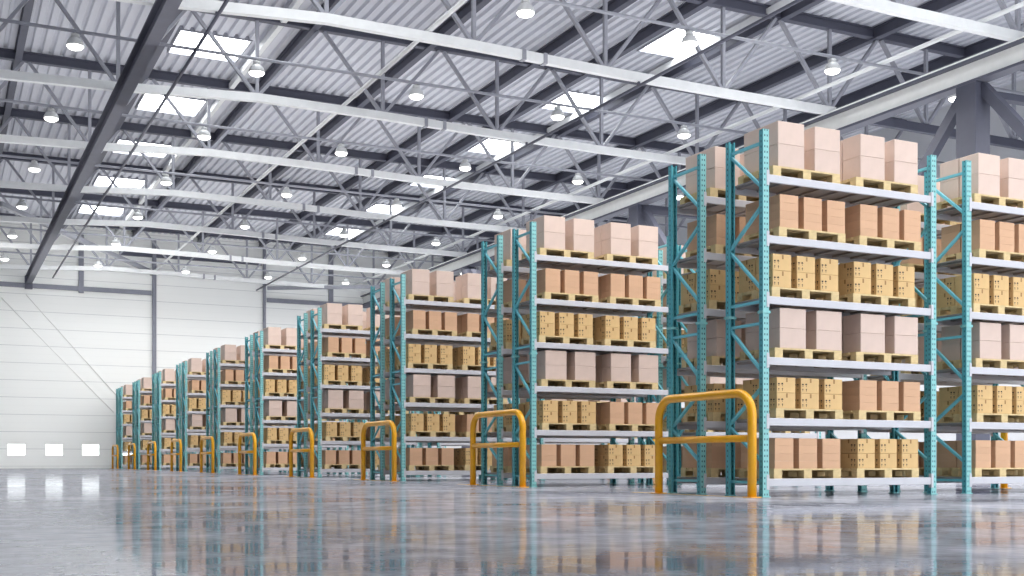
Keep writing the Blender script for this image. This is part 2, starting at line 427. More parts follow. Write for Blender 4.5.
ME_COL = MB().box(-.016, .116, -.016, -.001, 0, .035, M['teal']).box(-.016, .116, .087, .102, 0, .035, M['teal']).box(-.016, -.001, -.001, .087, 0, .035, M['teal']).box(.101, .116, -.001, .087, 0, .035, M['teal']).mesh('splice_collar')
def beam_mesh():
    mb = MB(); mb.box(.104, BAYW - .104, 0, .045, -.105, 0, M['beam'], .006)
    for x in (.06, BAYW - .104): mb.box(x, x + .044, -.007, -.001, -.15, .055, M['beam'], .002)
    for x in (.1, BAYW - .104): mb.box(x, x + .004, -.006, .045, -.15, .055, M['beam'])
    return mb.mesh('shelf_beam')
ME_BEAM = beam_mesh()
def beam_back():
    mb = MB(); mb.box(.104, BAYW - .104, -.045, 0, -.105, 0, M['beam'], .006)
    for x in (.06, BAYW - .104): mb.box(x, x + .044, .001, .007, -.15, .055, M['beam'], .002)
    for x in (.1, BAYW - .104): mb.box(x, x + .004, -.045, .006, -.15, .055, M['beam'])
    return mb.mesh('shelf_beam')
ME_BEAMB = beam_back()
def deck_mesh():
    mb = MB(); mb.box(.106, BAYW - .106, .047, RDEP - .047, -.018, -.002, M['deck'])
    n = 9
    for i in range(n):
        x = .2 + (BAYW - .4) * i / (n - 1)
        mb.box(x - .035, x + .035, .047, RDEP - .047, -.045, -.018, M['deck'])
    return mb.mesh('shelf_deck')
ME_DECK = deck_mesh()
def brace_mesh(kind):
    mb = MB(); ya, yb = .05, RDEP - .05; z = kind
    mb.bar((.05, yb if z[2] else ya, z[0]), (.05, ya if z[2] else yb, z[1]), .038, .042, M['teal_brace'], Vector((1, 0, 0)))
    return mb.mesh('brace')
BR = [(4.83, 4.83, 1), (4.80, 4.20, 1), (3.46, 4.02, 0) and (4.00, 3.48, 0), (3.44, 2.80, 1), (2.67, 2.67, 1), (2.37, 2.37, 1), (2.34, 1.68, 1), (1.52, 1.02, 0), (.96, .46, 1), (.2, .2, 1)]
ME_BR = [brace_mesh(b) for b in BR]

def make_rack():
    root = empty('pallet_rack')
    for fx in (0, BAYW - .10):
        for front in (True, False):
            y = 0 if front else RDEP - .086
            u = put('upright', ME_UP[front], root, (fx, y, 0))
            put('foot_plate', ME_FOOT, u); put('splice_collar', ME_COL, u, (0, 0, 2.50))
        for me in ME_BR: put('brace', me, root, (fx, 0, 0))
    for z in LEV:
        put('shelf_beam', ME_BEAM, root, (0, 0, z)); put('shelf_beam', ME_BEAMB, root, (0, RDEP, z)); put('shelf_deck', ME_DECK, root, (0, 0, z))
    return root

def rack_origin(r, s, d): return Vector((RACK_X[s], RY0 + PITCH * r + d * (RDEP + RGAP), 0))
def rack_phrase(r, s, d): return '%s %s rack, %s row' % (('left', 'right')[s], ('front', 'rear')[d], ORD[r])

# ------------------------------------------------------------------ loads
PW, PD, PH = 1.18, .78, .135
def pallet_boxes(mb=None, part=None):
    W_, D_ = PW, PD
    def top(mb):
        for i in range(5):
            y = i * (D_ - .13) / 4; mb.box(0, W_, y, y + .13, PH - .022, PH, M['wood'])
        for i in range(3):
            x = i * (W_ - .14) / 2; mb.box(x, x + .14, 0, D_, PH - .042, PH - .0225, M['wood'])
    def bot(mb):
        for i in range(3):
            y = i * (D_ - .1) / 2; mb.box(0, W_, y, y + .1, 0, .018, M['wood_dark'])
    if part == 'top': m = MB(); top(m); return m.mesh('top_deck')
    if part == 'bottom':
        m = MB()
        for i in range(3):
            x = i * (W_ - .14) / 2; m.box(x, x + .14, 0, D_, 0, .018, M['wood'])
        return m.mesh('bottom_boards')
    if part == 'block': return MB().box(0, .14, 0, .12, .0185, PH - .0425, M['wood'], .003).mesh('block')
    m = MB(); top(m)
    for i in range(3):
        x = i * (W_ - .14) / 2; m.box(x, x + .14, 0, D_, 0, .018, M['wood'])
        for j in range(3):
            y = j * (D_ - .12) / 2; m.box(x, x + .14, y, y + .12, .0185, PH - .0425, M['wood'])
    return m.mesh('pallet')
ME_PT, ME_PB, ME_PK, ME_P = pallet_boxes(part='top'), pallet_boxes(part='bottom'), pallet_boxes(part='block'), pallet_boxes()
def make_pallet():
    root = empty('pallet'); put('top_deck', ME_PT, root); put('bottom_boards', ME_PB, root)
    for i in range(3):
        for j in range(3): put('block', ME_PK, root, (i * (PW - .14) / 2, j * (PD - .12) / 2, 0))
    return root

# carton sizes: width, depth, height
SZ = {'pale': (.455, .37, .283), 'flat': (.32, .37, .1015), 'print': (.32, .37, .2065)}
XS = {'pale': (.095, .735), 'flat': (.025, .442, .859), 'print': (.025, .442, .859)}
YS = (.012, .40)
LAYERS = {'pale': 2, 'flat': 4, 'print': 2}
def carton_mesh(t):
    w_, d_, h_ = SZ[t]; m = M[{'pale': 'pale', 'flat': 'flat', 'print': 'kraft'}[t]]
    mb = MB(); mb.box(0, w_, 0, d_, 0, h_, m, .0015 if t == 'flat' else .004)
    e = .0008
    if t == 'print':
        def F(x0, x1, z0, z1, mm): mb.quad([(x0, -e, z0), (x1, -e, z0), (x1, -e, z1), (x0, -e, z1)], mm)
        def Sd(y0_, y1_, z0, z1, mm): mb.quad([(-e, y0_, z0), (-e, y1_, z0), (-e, y1_, z1), (-e, y0_, z1)], mm)
        F(.155, .185, h_ - .062, h_ - .006, M['tape'])
        Sd(.17, .20, h_ - .062, h_ - .006, M['tape'])
        for X, put_ in ((.018, F), (.05, Sd)):
            k = M['ink']; z = .062
            # wine glass
            put_(X, X + .030, z + .048, z + .066, k); put_(X + .012, X + .018, z + .034, z + .048, k); put_(X + .004, X + .026, z + .028, z + .033, k)
            # umbrella: dome and handle
            put_(X + .052, X + .092, z + .050, z + .058, k); put_(X + .060, X + .084, z + .058, z + .070, k); put_(X + .070, X + .075, z + .026, z + .050, k); put_(X + .075, X + .084, z + .026, z + .031, k)
            # two upright arrows
            for q in (X, X + .062):
                put_(q + .010, q + .018, z - .036, z - .014, k)
                a, b, c = (q, z - .014), (q + .028, z - .014), (q + .014, z + .004)
                pts = [(p, -e, r) for p, r in (a, b, c)] if put_ is F else [(-e, p, r) for p, r in (a, b, c)]
                mb.quad(pts, k)
    else:
        mb.quad([(w_ / 2 - .025, .005, h_ + e), (w_ / 2 + .025, .005, h_ + e), (w_ / 2 + .025, d_ - .005, h_ + e), (w_ / 2 - .025, d_ - .005, h_ + e)], M['tape'])
    me = mb.mesh({'pale': 'large_carton', 'flat': 'flat_carton', 'print': 'printed_carton'}[t]); return me
ME_C = {t: carton_mesh(t) for t in SZ}
CNAME = {'pale': 'large_carton', 'flat': 'flat_carton', 'print': 'printed_carton'}
CWORD = {'pale': 'large pale carton', 'flat': 'flat plain carton', 'print': 'printed kraft carton'}
CCAT = {'pale': 'large carton', 'flat': 'flat carton', 'print': 'printed carton'}
CGRP = {'pale': 'large pale cartons on pallets', 'flat': 'flat plain cartons on pallets', 'print': 'printed kraft cartons on pallets'}
# load type of the left and right pallet of each shelf, and pallet offsets in the bay
LOAD = [('flat', 'print'), ('print', 'flat'), ('pale', 'pale'), ('print', 'print'), ('flat', 'flat'), ('pale', 'pale')]
PX = [(.20, 1.675), (.235, 1.71), (.215, 1.66), (.165, 1.605), (.285, 1.722), (.185, 1.655)]
PY = .018

def all_pallets():
    for r in range(NROW):
        for s in range(2):
            for d in range(2):
                for l in range(6):
                    for p in range(2): yield (r, s, d, l, p)
def pallet_loc(k):
    r, s, d, l, p = k; return rack_origin(r, s, d) + Vector((PX[l][p], PY, LEV[l] + .001))
def cartons_of(k):
    r, s, d, l, p = k; t = LOAD[l][p]
    for c in range(len(XS[t])):
        for y in range(2):
            for z in range(LAYERS[t]): yield k + (c, y, z)
HZ = [{'flat': .1035, 'print': .2095}, {'print': .2105, 'flat': .1065}, {'pale': .272}, {'print': .2255}, {'flat': .1115}, {'pale': .310}]
def carton_loc(k):
    l, p = k[3:5]; t = LOAD[l][p]; c, y, z = k[5:]
    return pallet_loc(k[:5]) + Vector((XS[t][c], YS[y], PH + .001 + z * (HZ[l][t] + (.001 if t == 'flat' else .0025))))
def pallet_label(k):
    r, s, d, l, p = k
    return 'wooden pallet of %s, %s side, %s shelf, %s' % ({'pale': 'pale cartons', 'flat': 'plain cartons', 'print': 'printed cartons'}[LOAD[l][p]], ('left', 'right')[p], SHELF[l], rack_phrase(r, s, d))
def carton_label(k):
    r, s, d, l, p, c, y, z = k; t = LOAD[l][p]
    cw = ('left', 'right')[c] if t == 'pale' else ('left', 'middle', 'right')[c]
    zw = ('lower', 'upper')[z] if LAYERS[t] == 2 else ('lowest', 'second', 'third', 'topmost')[z]
    yw = ' rear' if y else ''
    kw = {'pale': 'pale', 'flat': 'flat', 'print': 'printed'}[t]
    return '%s %s%s %s carton, %s pallet, %s shelf, %s' % (zw, cw, yw, kw, ('left', 'right')[p], SHELF[l], rack_phrase(r, s, d))

# which loads the photograph shows (worked out by looking along its rays); '' = everything
#VIS-BEGIN
CARTONS_NEAR = [
    0, 1, 2, 3, 4, 5, 6, 8, 9, 10, 11, 16, 17, 18, 19, 24, 25, 28, 29, 32, 33, 40, 41, 48, 49, 52, 53, 56,
    57, 64, 65, 72, 73, 74, 75, 80, 81, 82, 83, 88, 89, 90, 91, 96, 97, 100, 101, 104, 105, 120, 121, 124, 125, 128, 129, 144,
    145, 148, 149, 152, 153, 160, 161, 168, 169, 176, 177, 184, 185, 192, 193, 194, 195, 196, 197, 198, 199, 200, 201, 202, 203, 208, 209, 210,
    211, 216, 217, 218, 219, 224, 225, 226, 227, 232, 233, 234, 235, 240, 241, 244, 245, 248, 249, 264, 265, 268, 269, 272, 273, 288, 289, 290,
    291, 292, 293, 294, 296, 297, 298, 336, 337, 340, 341, 344, 345, 384, 385, 388, 389, 392, 393, 432, 433, 436, 437, 440, 441, 480, 481, 482,
    483, 484, 485, 486, 487, 489, 490, 491, 528, 529, 532, 533, 536, 537, 576, 577, 578, 579, 580, 581, 582, 583, 584, 585, 586, 587, 592, 593,
    594, 595, 624, 625, 628, 629, 632, 633, 640, 641, 672, 673, 676, 677, 680, 681, 720, 721, 724, 725, 728, 729, 736, 737, 768, 769, 770, 771,
    772, 773, 774, 775, 776, 777, 778, 779, 784, 785, 786, 787, 816, 817, 820, 821, 824, 825, 864, 867, 872, 873, 874, 875, 912, 913, 920, 921,
    960, 961, 968, 969, 992, 1008, 1009, 1016, 1017, 1024, 1056, 1059, 1066, 1067, 1104, 1105, 1112, 1113, 1152, 1153, 1154, 1155, 1156, 1159, 1160, 1161, 1162, 1163,
    1168, 1169, 1170, 1171, 1176, 1177, 1180, 1181, 1184, 1185, 1192, 1193, 1200, 1201, 1204, 1205, 1208, 1209, 1216, 1217, 1224, 1225, 1226, 1227, 1228, 1229, 1230, 1231,
    1232, 1233, 1234, 1235, 1240, 1241, 1242, 1243, 1248, 1249, 1252, 1253, 1256, 1257, 1272, 1273, 1276, 1277, 1280, 1281, 1296, 1297, 1300, 1301, 1304, 1305, 1312, 1313,
    1320, 1321, 1324, 1325, 1328, 1329, 1336, 1337, 1344, 1345, 1346, 1347, 1352, 1353, 1354, 1355, 1360, 1361, 1362, 1363, 1368, 1369, 1370, 1371, 1373, 1374, 1375, 1376,
    1377, 1378, 1379, 1384, 1385, 1386, 1387, 1392, 1393, 1396, 1397, 1400, 1401, 1416, 1417, 1420, 1421, 1424, 1425, 1440, 1441, 1442, 1444, 1488, 1489, 1492, 1493, 1497,
    1536, 1537, 1540, 1541, 1584, 1585, 1588, 1589, 1592, 1593, 1632, 1633, 1634, 1635, 1680, 1681, 1684, 1685, 1784, 1824, 1828, 1832, 1876, 1877, 2064, 2065, 2072, 2073,
    2112, 2113, 2120, 2160, 2161, 2165, 2168, 2169, 2210, 2256, 2257, 2260, 2304, 2305, 2306, 2307, 2312, 2313, 2314, 2315, 2320, 2321, 2322, 2323, 2328, 2329, 2332, 2333,
    2336, 2337, 2352, 2353, 2356, 2357, 2360, 2361, 2368, 2369, 2376, 2377, 2378, 2379, 2380, 2381, 2382, 2383, 2384, 2386, 2400, 2401, 2404, 2405, 2408, 2409, 2412, 2413,
    2424, 2425, 2428, 2429, 2432, 2433, 2448, 2449, 2452, 2453, 2456, 2457, 2464, 2465, 2472, 2473, 2476, 2477, 2480, 2481, 2488, 2496, 2497, 2498, 2499, 2504, 2505, 2506,
    2507, 2512, 2513, 2514, 2515, 2520, 2521, 2522, 2523, 2524, 2525, 2526, 2527, 2530, 2531, 2544, 2545, 2548, 2549, 2552, 2553, 2556, 2557, 2568, 2569, 2572, 2573, 2576,
    2577, 2592, 2593, 2594, 2616, 2617, 2640, 2641, 2644, 2645, 2688, 2689, 2692, 2693, 2712, 2713, 2736, 2737, 2740, 2741, 2744, 2764, 2784, 2785, 2786, 2787, 2832, 2833,
    2837, 2856, 2857, 2976, 2980, 2984, 3000, 3004, 3008, 3264, 3456, 3457, 3458, 3459, 3464, 3465, 3466, 3467, 3472, 3473, 3474, 3475, 3480, 3481, 3484, 3485, 3504, 3505,
    3508, 3509, 3512, 3513, 3520, 3521, 3552, 3553, 3556, 3557, 3560, 3561, 3564, 3565, 3576, 3577, 3580, 3581, 3600, 3601, 3605, 3608, 3609, 3616, 3617, 3624, 3625, 3628,
    3629, 3648, 3649, 3650, 3651, 3656, 3657, 3658, 3659, 3664, 3665, 3666, 3667, 3673, 3696, 3697, 3700, 3701, 3704, 3705, 3708, 3709, 3720, 3721, 3724, 3725, 3729, 3733,
    3792, 3793, 3796, 3797, 3840, 3841, 3844, 3845, 3864, 3865, 3888, 3889, 3896, 3912, 3913, 3916, 3984, 3985, 3988, 3989, 4008, 4009, 4161, 4416, 4608, 4609, 4610, 4611,
    4616, 4617, 4618, 4619, 4636, 4656, 4657, 4660, 4661, 4664, 4665, 4672, 4673, 4704, 4705, 4708, 4709, 4712, 4713, 4716, 4717, 4752, 4753, 4760, 4761, 4768, 4769, 4776,
    4780, 4781, 4800, 4801, 4802, 4803, 4808, 4809, 4810, 4811, 4816, 4817, 4818, 4819, 4848, 4849, 4852, 4853, 4856, 4857, 4860, 4861, 4872, 4876, 4920, 4921, 4944, 4945,
    4949, 4992, 4993, 4996, 4997, 5017, 5040, 5041, 5136, 5137, 5140, 5141, 5144, 5160, 5161, 5760, 5761, 5762, 5763, 5808, 5809, 5812, 5813, 5816, 5817, 5824, 5825, 5856,
    5857, 5860, 5861, 5864, 5865, 5868, 5869, 5904, 5905, 5912, 5913, 5917, 5920, 5921, 5952, 5953, 5954, 5955, 5960, 5961, 5962, 5963, 6000, 6001, 6004, 6005, 6008, 6009,
    6012, 6013, 6097, 6101, 6144, 6145, 6153, 6192, 6193, 6288, 6289, 6292, 6293, 6296, 6297, 6312, 6912, 6913, 6914, 6915, 6960, 6961, 6964, 6965, 6968, 6969, 6972, 6973,
    7008, 7009, 7012, 7013, 7016, 7017, 7020, 7021, 7056, 7057, 7064, 7065, 7068, 7069, 7072, 7073, 7104, 7105, 7106, 7107, 7152, 7153, 7156, 7157, 7160, 7161, 7164, 7165,
    7249, 7296, 7297, 7304, 7305, 7441, 7448, 7449, 8112, 8113, 8116, 8117, 8120, 8121, 8160, 8161, 8164, 8165, 8208, 8209, 8213, 8216, 8217, 8220, 8221, 8304, 8305, 8308,
    8309, 8316, 8317, 8400, 8401, 8448, 8449, 8456, 8457, 8592, 8593, 8600, 8601, 9264, 9265, 9268, 9269, 9272, 9273, 9312, 9313, 9316, 9317, 9360, 9361, 9365, 9368, 9369,
    9372, 9373, 9456, 9457, 9460, 9461, 9552, 9553, 9600, 9601, 9745, 10416, 10417, 10420, 10421, 10428, 10464, 10465, 10512, 10513, 10520, 10521, 10524, 10525, 10608, 10609, 10613, 10704,
    10705, 10752, 10753, 10897,]
CARTONS_FAR = [
    7, 15, 20, 23, 37, 45, 76, 77, 78, 79, 172, 173, 220, 221, 222, 223, 295, 299, 300, 303, 304, 307, 311, 313, 317, 321, 325, 329,
    333, 352, 360, 364, 376, 408, 412, 416, 448, 456, 488, 497, 508, 552, 556, 591, 599, 600, 601, 605, 608, 609, 613, 616, 617, 648, 649, 650,
    651, 656, 657, 658, 659, 664, 665, 666, 667, 696, 697, 704, 705, 744, 745, 748, 752, 753, 760, 761, 792, 793, 794, 795, 796, 800, 801, 802,
    803, 808, 809, 810, 811, 840, 841, 844, 845, 848, 849, 865, 866, 871, 879, 880, 883, 887, 889, 893, 897, 901, 905, 909, 916, 928, 929, 952,
    1048, 1057, 1058, 1064, 1065, 1072, 1073, 1074, 1075, 1084, 1128, 1132, 1157, 1158, 1164, 1167, 1172, 1175, 1189, 1197, 1260, 1261, 1284, 1285, 1348, 1349, 1350, 1351,
    1372, 1404, 1405, 1428, 1429, 1443, 1445, 1446, 1447, 1448, 1449, 1450, 1451, 1452, 1455, 1459, 1463, 1464, 1465, 1469, 1472, 1473, 1477, 1481, 1485, 1496, 1512, 1516,
    1544, 1560, 1564, 1568, 1600, 1608, 1624, 1636, 1637, 1638, 1639, 1640, 1641, 1642, 1643, 1704, 1705, 1728, 1729, 1730, 1731, 1732, 1733, 1734, 1735, 1739, 1743, 1747,
    1751, 1753, 1757, 1761, 1765, 1769, 1773, 1776, 1777, 1780, 1781, 1785, 1792, 1817, 1825, 1829, 1833, 1848, 1852, 1856, 1872, 1873, 1880, 1881, 1920, 1921, 1922, 1923,
    1924, 1925, 1926, 1927, 1968, 1969, 1972, 1973, 2016, 2017, 2018, 2019, 2020, 2021, 2022, 2023, 2024, 2025, 2026, 2027, 2028, 2031, 2035, 2039, 2041, 2045, 2049, 2053,
    2057, 2061, 2069, 2088, 2116, 2117, 2121, 2136, 2140, 2164, 2176, 2208, 2209, 2211, 2212, 2213, 2215, 2216, 2217, 2218, 2219, 2224, 2261, 2264, 2265, 2284, 2308, 2309,
    2310, 2311, 2316, 2319, 2324, 2327, 2341, 2344, 2345, 2349, 2385, 2387, 2392, 2393, 2394, 2395, 2436, 2437, 2489, 2500, 2501, 2502, 2503, 2528, 2529, 2536, 2537, 2538,
    2539, 2580, 2581, 2595, 2596, 2597, 2598, 2599, 2600, 2603, 2607, 2608, 2611, 2615, 2621, 2624, 2625, 2629, 2633, 2637, 2664, 2665, 2666, 2667, 2668, 2696, 2700, 2716,
    2720, 2752, 2760, 2761, 2768, 2776, 2788, 2789, 2790, 2791, 2792, 2800, 2808, 2809, 2810, 2811, 2812, 2813, 2816, 2824, 2836, 2840, 2844, 2860, 2864, 2883, 2887, 2891,
    2895, 2899, 2903, 2905, 2909, 2913, 2917, 2921, 2925, 2968, 2969, 2988, 3009, 3075, 3112, 3113, 3114, 3115, 3121, 3171, 3172, 3173, 3174, 3175, 3179, 3183, 3187, 3191,
    3193, 3197, 3201, 3205, 3209, 3213, 3221, 3268, 3269, 3316, 3317, 3364, 3409, 3412, 3413, 3460, 3461, 3462, 3463, 3468, 3469, 3470, 3471, 3479, 3488, 3489, 3493, 3497,
    3501, 3516, 3517, 3528, 3529, 3530, 3531, 3532, 3533, 3534, 3535, 3536, 3537, 3538, 3539, 3544, 3545, 3584, 3585, 3588, 3589, 3604, 3612, 3613, 3632, 3633, 3640, 3641,
    3652, 3653, 3654, 3655, 3660, 3661, 3662, 3663, 3672, 3674, 3675, 3676, 3677, 3678, 3679, 3680, 3681, 3682, 3683, 3689, 3690, 3728, 3732, 3744, 3745, 3746, 3747, 3748,
    3749, 3750, 3751, 3755, 3759, 3763, 3767, 3768, 3769, 3772, 3773, 3777, 3781, 3785, 3816, 3817, 3818, 3819, 3820, 3848, 3849, 3852, 3868, 3872, 3892, 3893, 3904, 3920,
    3928, 3936, 3937, 3938, 3939, 3940, 3941, 3942, 3943, 3944, 3952, 3960, 3961, 3962, 3963, 3964, 3968, 3976, 3992, 3993, 3996, 4012, 4016, 4035, 4039, 4043, 4047, 4051,
    4055, 4057, 4061, 4065, 4073, 4112, 4113, 4120, 4128, 4132, 4136, 4140, 4152, 4153, 4156, 4160, 4164, 4201, 4225, 4229, 4230, 4250, 4259, 4267, 4273, 4277, 4304, 4305,
    4323, 4327, 4331, 4339, 4343, 4345, 4349, 4353, 4361, 4368, 4417, 4420, 4421, 4424, 4444, 4514, 4515, 4612, 4613, 4614, 4615, 4620, 4621, 4622, 4623, 4624, 4625, 4626,
    4627, 4631, 4632, 4633, 4637, 4641, 4645, 4649, 4653, 4668, 4669, 4680, 4681, 4682, 4683, 4684, 4685, 4686, 4687, 4688, 4696, 4728, 4729, 4732, 4733, 4736, 4740, 4756,
    4757, 4764, 4765, 4777, 4784, 4785, 4804, 4805, 4806, 4807, 4812, 4813, 4814, 4815, 4824, 4825, 4826, 4827, 4828, 4829, 4830, 4831, 4832, 4833, 4873, 4877, 4880, 4884,
    4885, 4896, 4897, 4898, 4899, 4900, 4901, 4902, 4903, 4904, 4907, 4911, 4915, 4919, 4925, 4929, 4933, 4937, 4941, 4948, 4968, 4969, 4970, 4971, 5000, 5001, 5004, 5016,
    5024, 5044, 5045, 5048, 5056, 5064, 5065, 5068, 5072, 5088, 5089, 5090, 5091, 5092, 5093, 5094, 5095, 5096, 5104, 5112, 5113, 5114, 5115, 5116, 5145, 5148, 5168, 5187,
    5191, 5195, 5203, 5207, 5208, 5209, 5217, 5225, 5232, 5257, 5258, 5272, 5280, 5284, 5288, 5304, 5305, 5308, 5309, 5312, 5313, 5316, 5353, 5357, 5376, 5377, 5381, 5424,
    5428, 5449, 5456, 5475, 5479, 5483, 5491, 5495, 5497, 5501, 5520, 5568, 5569, 5572, 5573, 5592, 5593, 5664, 5665, 5666, 5669, 5670, 5713, 5764, 5765, 5766, 5767, 5768,
    5769, 5770, 5771, 5772, 5773, 5774, 5775, 5776, 5777, 5778, 5779, 5785, 5788, 5789, 5793, 5797, 5801, 5820, 5821, 5832, 5836, 5837, 5839, 5840, 5848, 5880, 5884, 5885,
    5888, 5892, 5908, 5909, 5916, 5928, 5929, 5932, 5933, 5936, 5937, 5945, 5956, 5957, 5958, 5959, 5964, 5965, 5966, 5967, 5968, 5969, 5970, 5971, 5976, 5977, 5980, 5981,
    5982, 5983, 5984, 5992, 5995, 6024, 6025, 6028, 6029, 6033, 6048, 6049, 6050, 6051, 6052, 6054, 6055, 6059, 6063, 6067, 6071, 6072, 6073, 6081, 6085, 6089, 6093, 6096,
    6120, 6121, 6122, 6123, 6148, 6149, 6152, 6156, 6168, 6169, 6196, 6197, 6200, 6208, 6216, 6217, 6240, 6241, 6242, 6243, 6244, 6245, 6246, 6247, 6248, 6256, 6264, 6265,
    6267, 6300, 6313, 6316, 6317, 6339, 6343, 6347, 6355, 6359, 6361, 6365, 6369, 6377, 6400, 6409, 6410, 6411, 6432, 6436, 6440, 6441, 6456, 6457, 6460, 6464, 6468, 6536,
    6544, 6552, 6584, 6585, 6600, 6601, 6605, 6627, 6631, 6635, 6639, 6643, 6647, 6649, 6657, 6665, 6672, 6720, 6744, 6745, 6817, 6821, 6822, 6864, 6868, 6869, 6916, 6917,
    6918, 6919, 6920, 6921, 6922, 6923, 6924, 6925, 6926, 6927, 6928, 6929, 6930, 6931, 6937, 6941, 6945, 6949, 6953, 6976, 6977, 6992, 7000, 7032, 7040, 7044, 7060, 7061,
    7080, 7088, 7096, 7097, 7108, 7109, 7110, 7111, 7112, 7113, 7114, 7115, 7116, 7117, 7118, 7119, 7120, 7121, 7122, 7123, 7128, 7132, 7136, 7140, 7144, 7146, 7147, 7176,
    7177, 7180, 7185, 7200, 7201, 7202, 7203, 7208, 7211, 7215, 7219, 7223, 7225, 7233, 7237, 7241, 7248, 7253, 7300, 7301, 7321, 7344, 7345, 7348, 7349, 7352, 7360, 7368,
    7369, 7392, 7393, 7394, 7395, 7397, 7398, 7399, 7400, 7404, 7408, 7416, 7417, 7419, 7440, 7444, 7445, 7452, 7464, 7468, 7472, 7491, 7499, 7513, 7521, 7525, 7529, 7533,
    7552, 7561, 7584, 7592, 7593, 7608, 7609, 7612, 7616, 7620, 7736, 7779, 7787, 7791, 7813, 7872, 7896, 7897, 8016, 8020, 8064, 8065, 8066, 8067, 8068, 8069, 8070, 8071,
    8072, 8073, 8074, 8075, 8076, 8077, 8078, 8079, 8080, 8081, 8082, 8089, 8093, 8097, 8105, 8124, 8125, 8128, 8129, 8144, 8152, 8168, 8169, 8172, 8173, 8184, 8192, 8212,
    8224, 8225, 8240, 8248, 8249, 8256, 8257, 8258, 8259, 8260, 8261, 8262, 8263, 8264, 8265, 8266, 8267, 8268, 8269, 8270, 8271, 8272, 8273, 8274, 8275, 8280, 8284, 8288,
    8292, 8296, 8298, 8312, 8313, 8328, 8329, 8332, 8333, 8336, 8337, 8340, 8352, 8353, 8354, 8355, 8363, 8367, 8377, 8385, 8393, 8405, 8424, 8452, 8453, 8476, 8496, 8497,
    8500, 8501, 8504, 8508, 8512, 8520, 8544, 8545, 8546, 8547, 8550, 8551, 8552, 8556, 8560, 8568, 8576, 8596, 8597, 8604, 8616, 8617, 8620, 8624, 8643, 8647, 8659, 8665,
    8669, 8673, 8681, 8736, 8744, 8745, 8749, 8843, 8888, 8931, 8935, 8957, 9024, 9216, 9217, 9218, 9219, 9220, 9221, 9222, 9223, 9224, 9225, 9226, 9227, 9228, 9229, 9230,
    9231, 9232, 9233, 9234, 9235, 9241, 9245, 9257, 9276, 9277, 9281, 9320, 9321, 9324, 9325, 9364, 9376, 9377, 9408, 9409, 9410, 9411, 9412, 9413, 9414, 9415, 9416, 9417,
    9418, 9419, 9420, 9421, 9422, 9423, 9425, 9426, 9427, 9436, 9464, 9465, 9468, 9469, 9480, 9481, 9484, 9485, 9488, 9489, 9504, 9505, 9506, 9507, 9512, 9513, 9529, 9533,
    9545, 9576, 9580, 9604, 9605, 9608, 9609, 9624, 9628, 9648, 9652, 9653, 9656, 9657, 9660, 9672, 9696, 9697, 9698, 9699, 9702, 9703, 9704, 9708, 9712, 9720, 9728, 9744,
    9749, 9752, 9753, 9756, 9768, 9769, 9772, 9799, 9803, 9807, 9811, 9817, 9825, 10041, 10087, 10105, 10368, 10369, 10370, 10371, 10372, 10373, 10374, 10375, 10376, 10377, 10378, 10379,
    10380, 10381, 10382, 10383, 10387, 10393, 10397, 10401, 10409, 10413, 10424, 10425, 10429, 10432, 10433, 10468, 10469, 10472, 10473, 10477, 10516, 10517, 10528, 10545, 10560, 10561, 10562, 10563,
    10564, 10565, 10566, 10567, 10568, 10569, 10570, 10571, 10572, 10573, 10574, 10575, 10577, 10612, 10616, 10617, 10620, 10621, 10632, 10633, 10636, 10637, 10640, 10641, 10656, 10657, 10658, 10659,
    10666, 10681, 10685, 10728, 10732, 10756, 10757, 10760, 10761, 10776, 10780, 10800, 10808, 10809, 10824, 10828, 10848, 10849, 10850, 10851, 10854, 10856, 10860, 10864, 10872, 10873, 10874, 10876,
    10880, 10896, 10901, 10904, 10905, 10920, 10921, 10924, 10925, 10947, 10955, 10959, 10977,]
PALLETS_SEEN = [
    0, 1, 2, 3, 4, 5, 6, 7, 8, 9, 10, 11, 12, 13, 14, 15, 16, 17, 18, 20, 21, 22, 23, 24, 25, 26, 27, 28,
    29, 30, 31, 32, 33, 34, 35, 36, 37, 38, 39, 40, 41, 42, 43, 44, 45, 46, 47, 48, 49, 50, 51, 52, 53, 54, 55, 56,
    57, 58, 59, 60, 61, 62, 63, 64, 65, 66, 68, 70, 71, 72, 73, 74, 75, 76, 77, 78, 80, 82, 84, 86, 87, 88, 89, 90,
    92, 94, 96, 97, 98, 99, 100, 101, 102, 103, 104, 105, 106, 107, 108, 109, 110, 111, 112, 113, 114, 115, 116, 118, 120, 121, 122, 123,
    124, 125, 129, 132, 133, 134, 136, 138, 140, 142, 144, 145, 146, 147, 148, 149, 150, 151, 152, 153, 154, 155, 156, 157, 158, 159, 160, 161,
    162, 163, 164, 166, 168, 169, 170, 172, 173, 182, 184, 185, 192, 193, 194, 195, 196, 197, 198, 199, 200, 201, 202, 203, 204, 205, 206, 207,
    208, 209, 210, 211, 212, 213, 214, 216, 217, 218, 219, 220, 221, 228, 232, 233, 238, 240, 241, 242, 243, 244, 245, 246, 247, 248, 249, 250,
    251, 252, 253, 254, 256, 257, 258, 259, 260, 262, 263, 264, 265, 267, 268, 269, 272, 280, 288, 289, 290, 291, 292, 293, 294, 295, 296, 297,
    298, 299, 300, 302, 304, 305, 306, 307, 308, 310, 312, 320, 322, 328, 336, 337, 338, 339, 340, 341, 342, 343, 344, 345, 346, 348, 349, 350,
    352, 353, 354, 355, 356, 357, 358, 370, 384, 386, 388, 389, 390, 391, 392, 393, 394, 395, 396, 397, 398, 399, 400, 402, 403, 404, 405, 406,
    422, 424, 432, 434, 436, 438, 440, 441, 442, 443, 444, 445, 446, 447, 448, 450, 452, 453, 454, 458,]
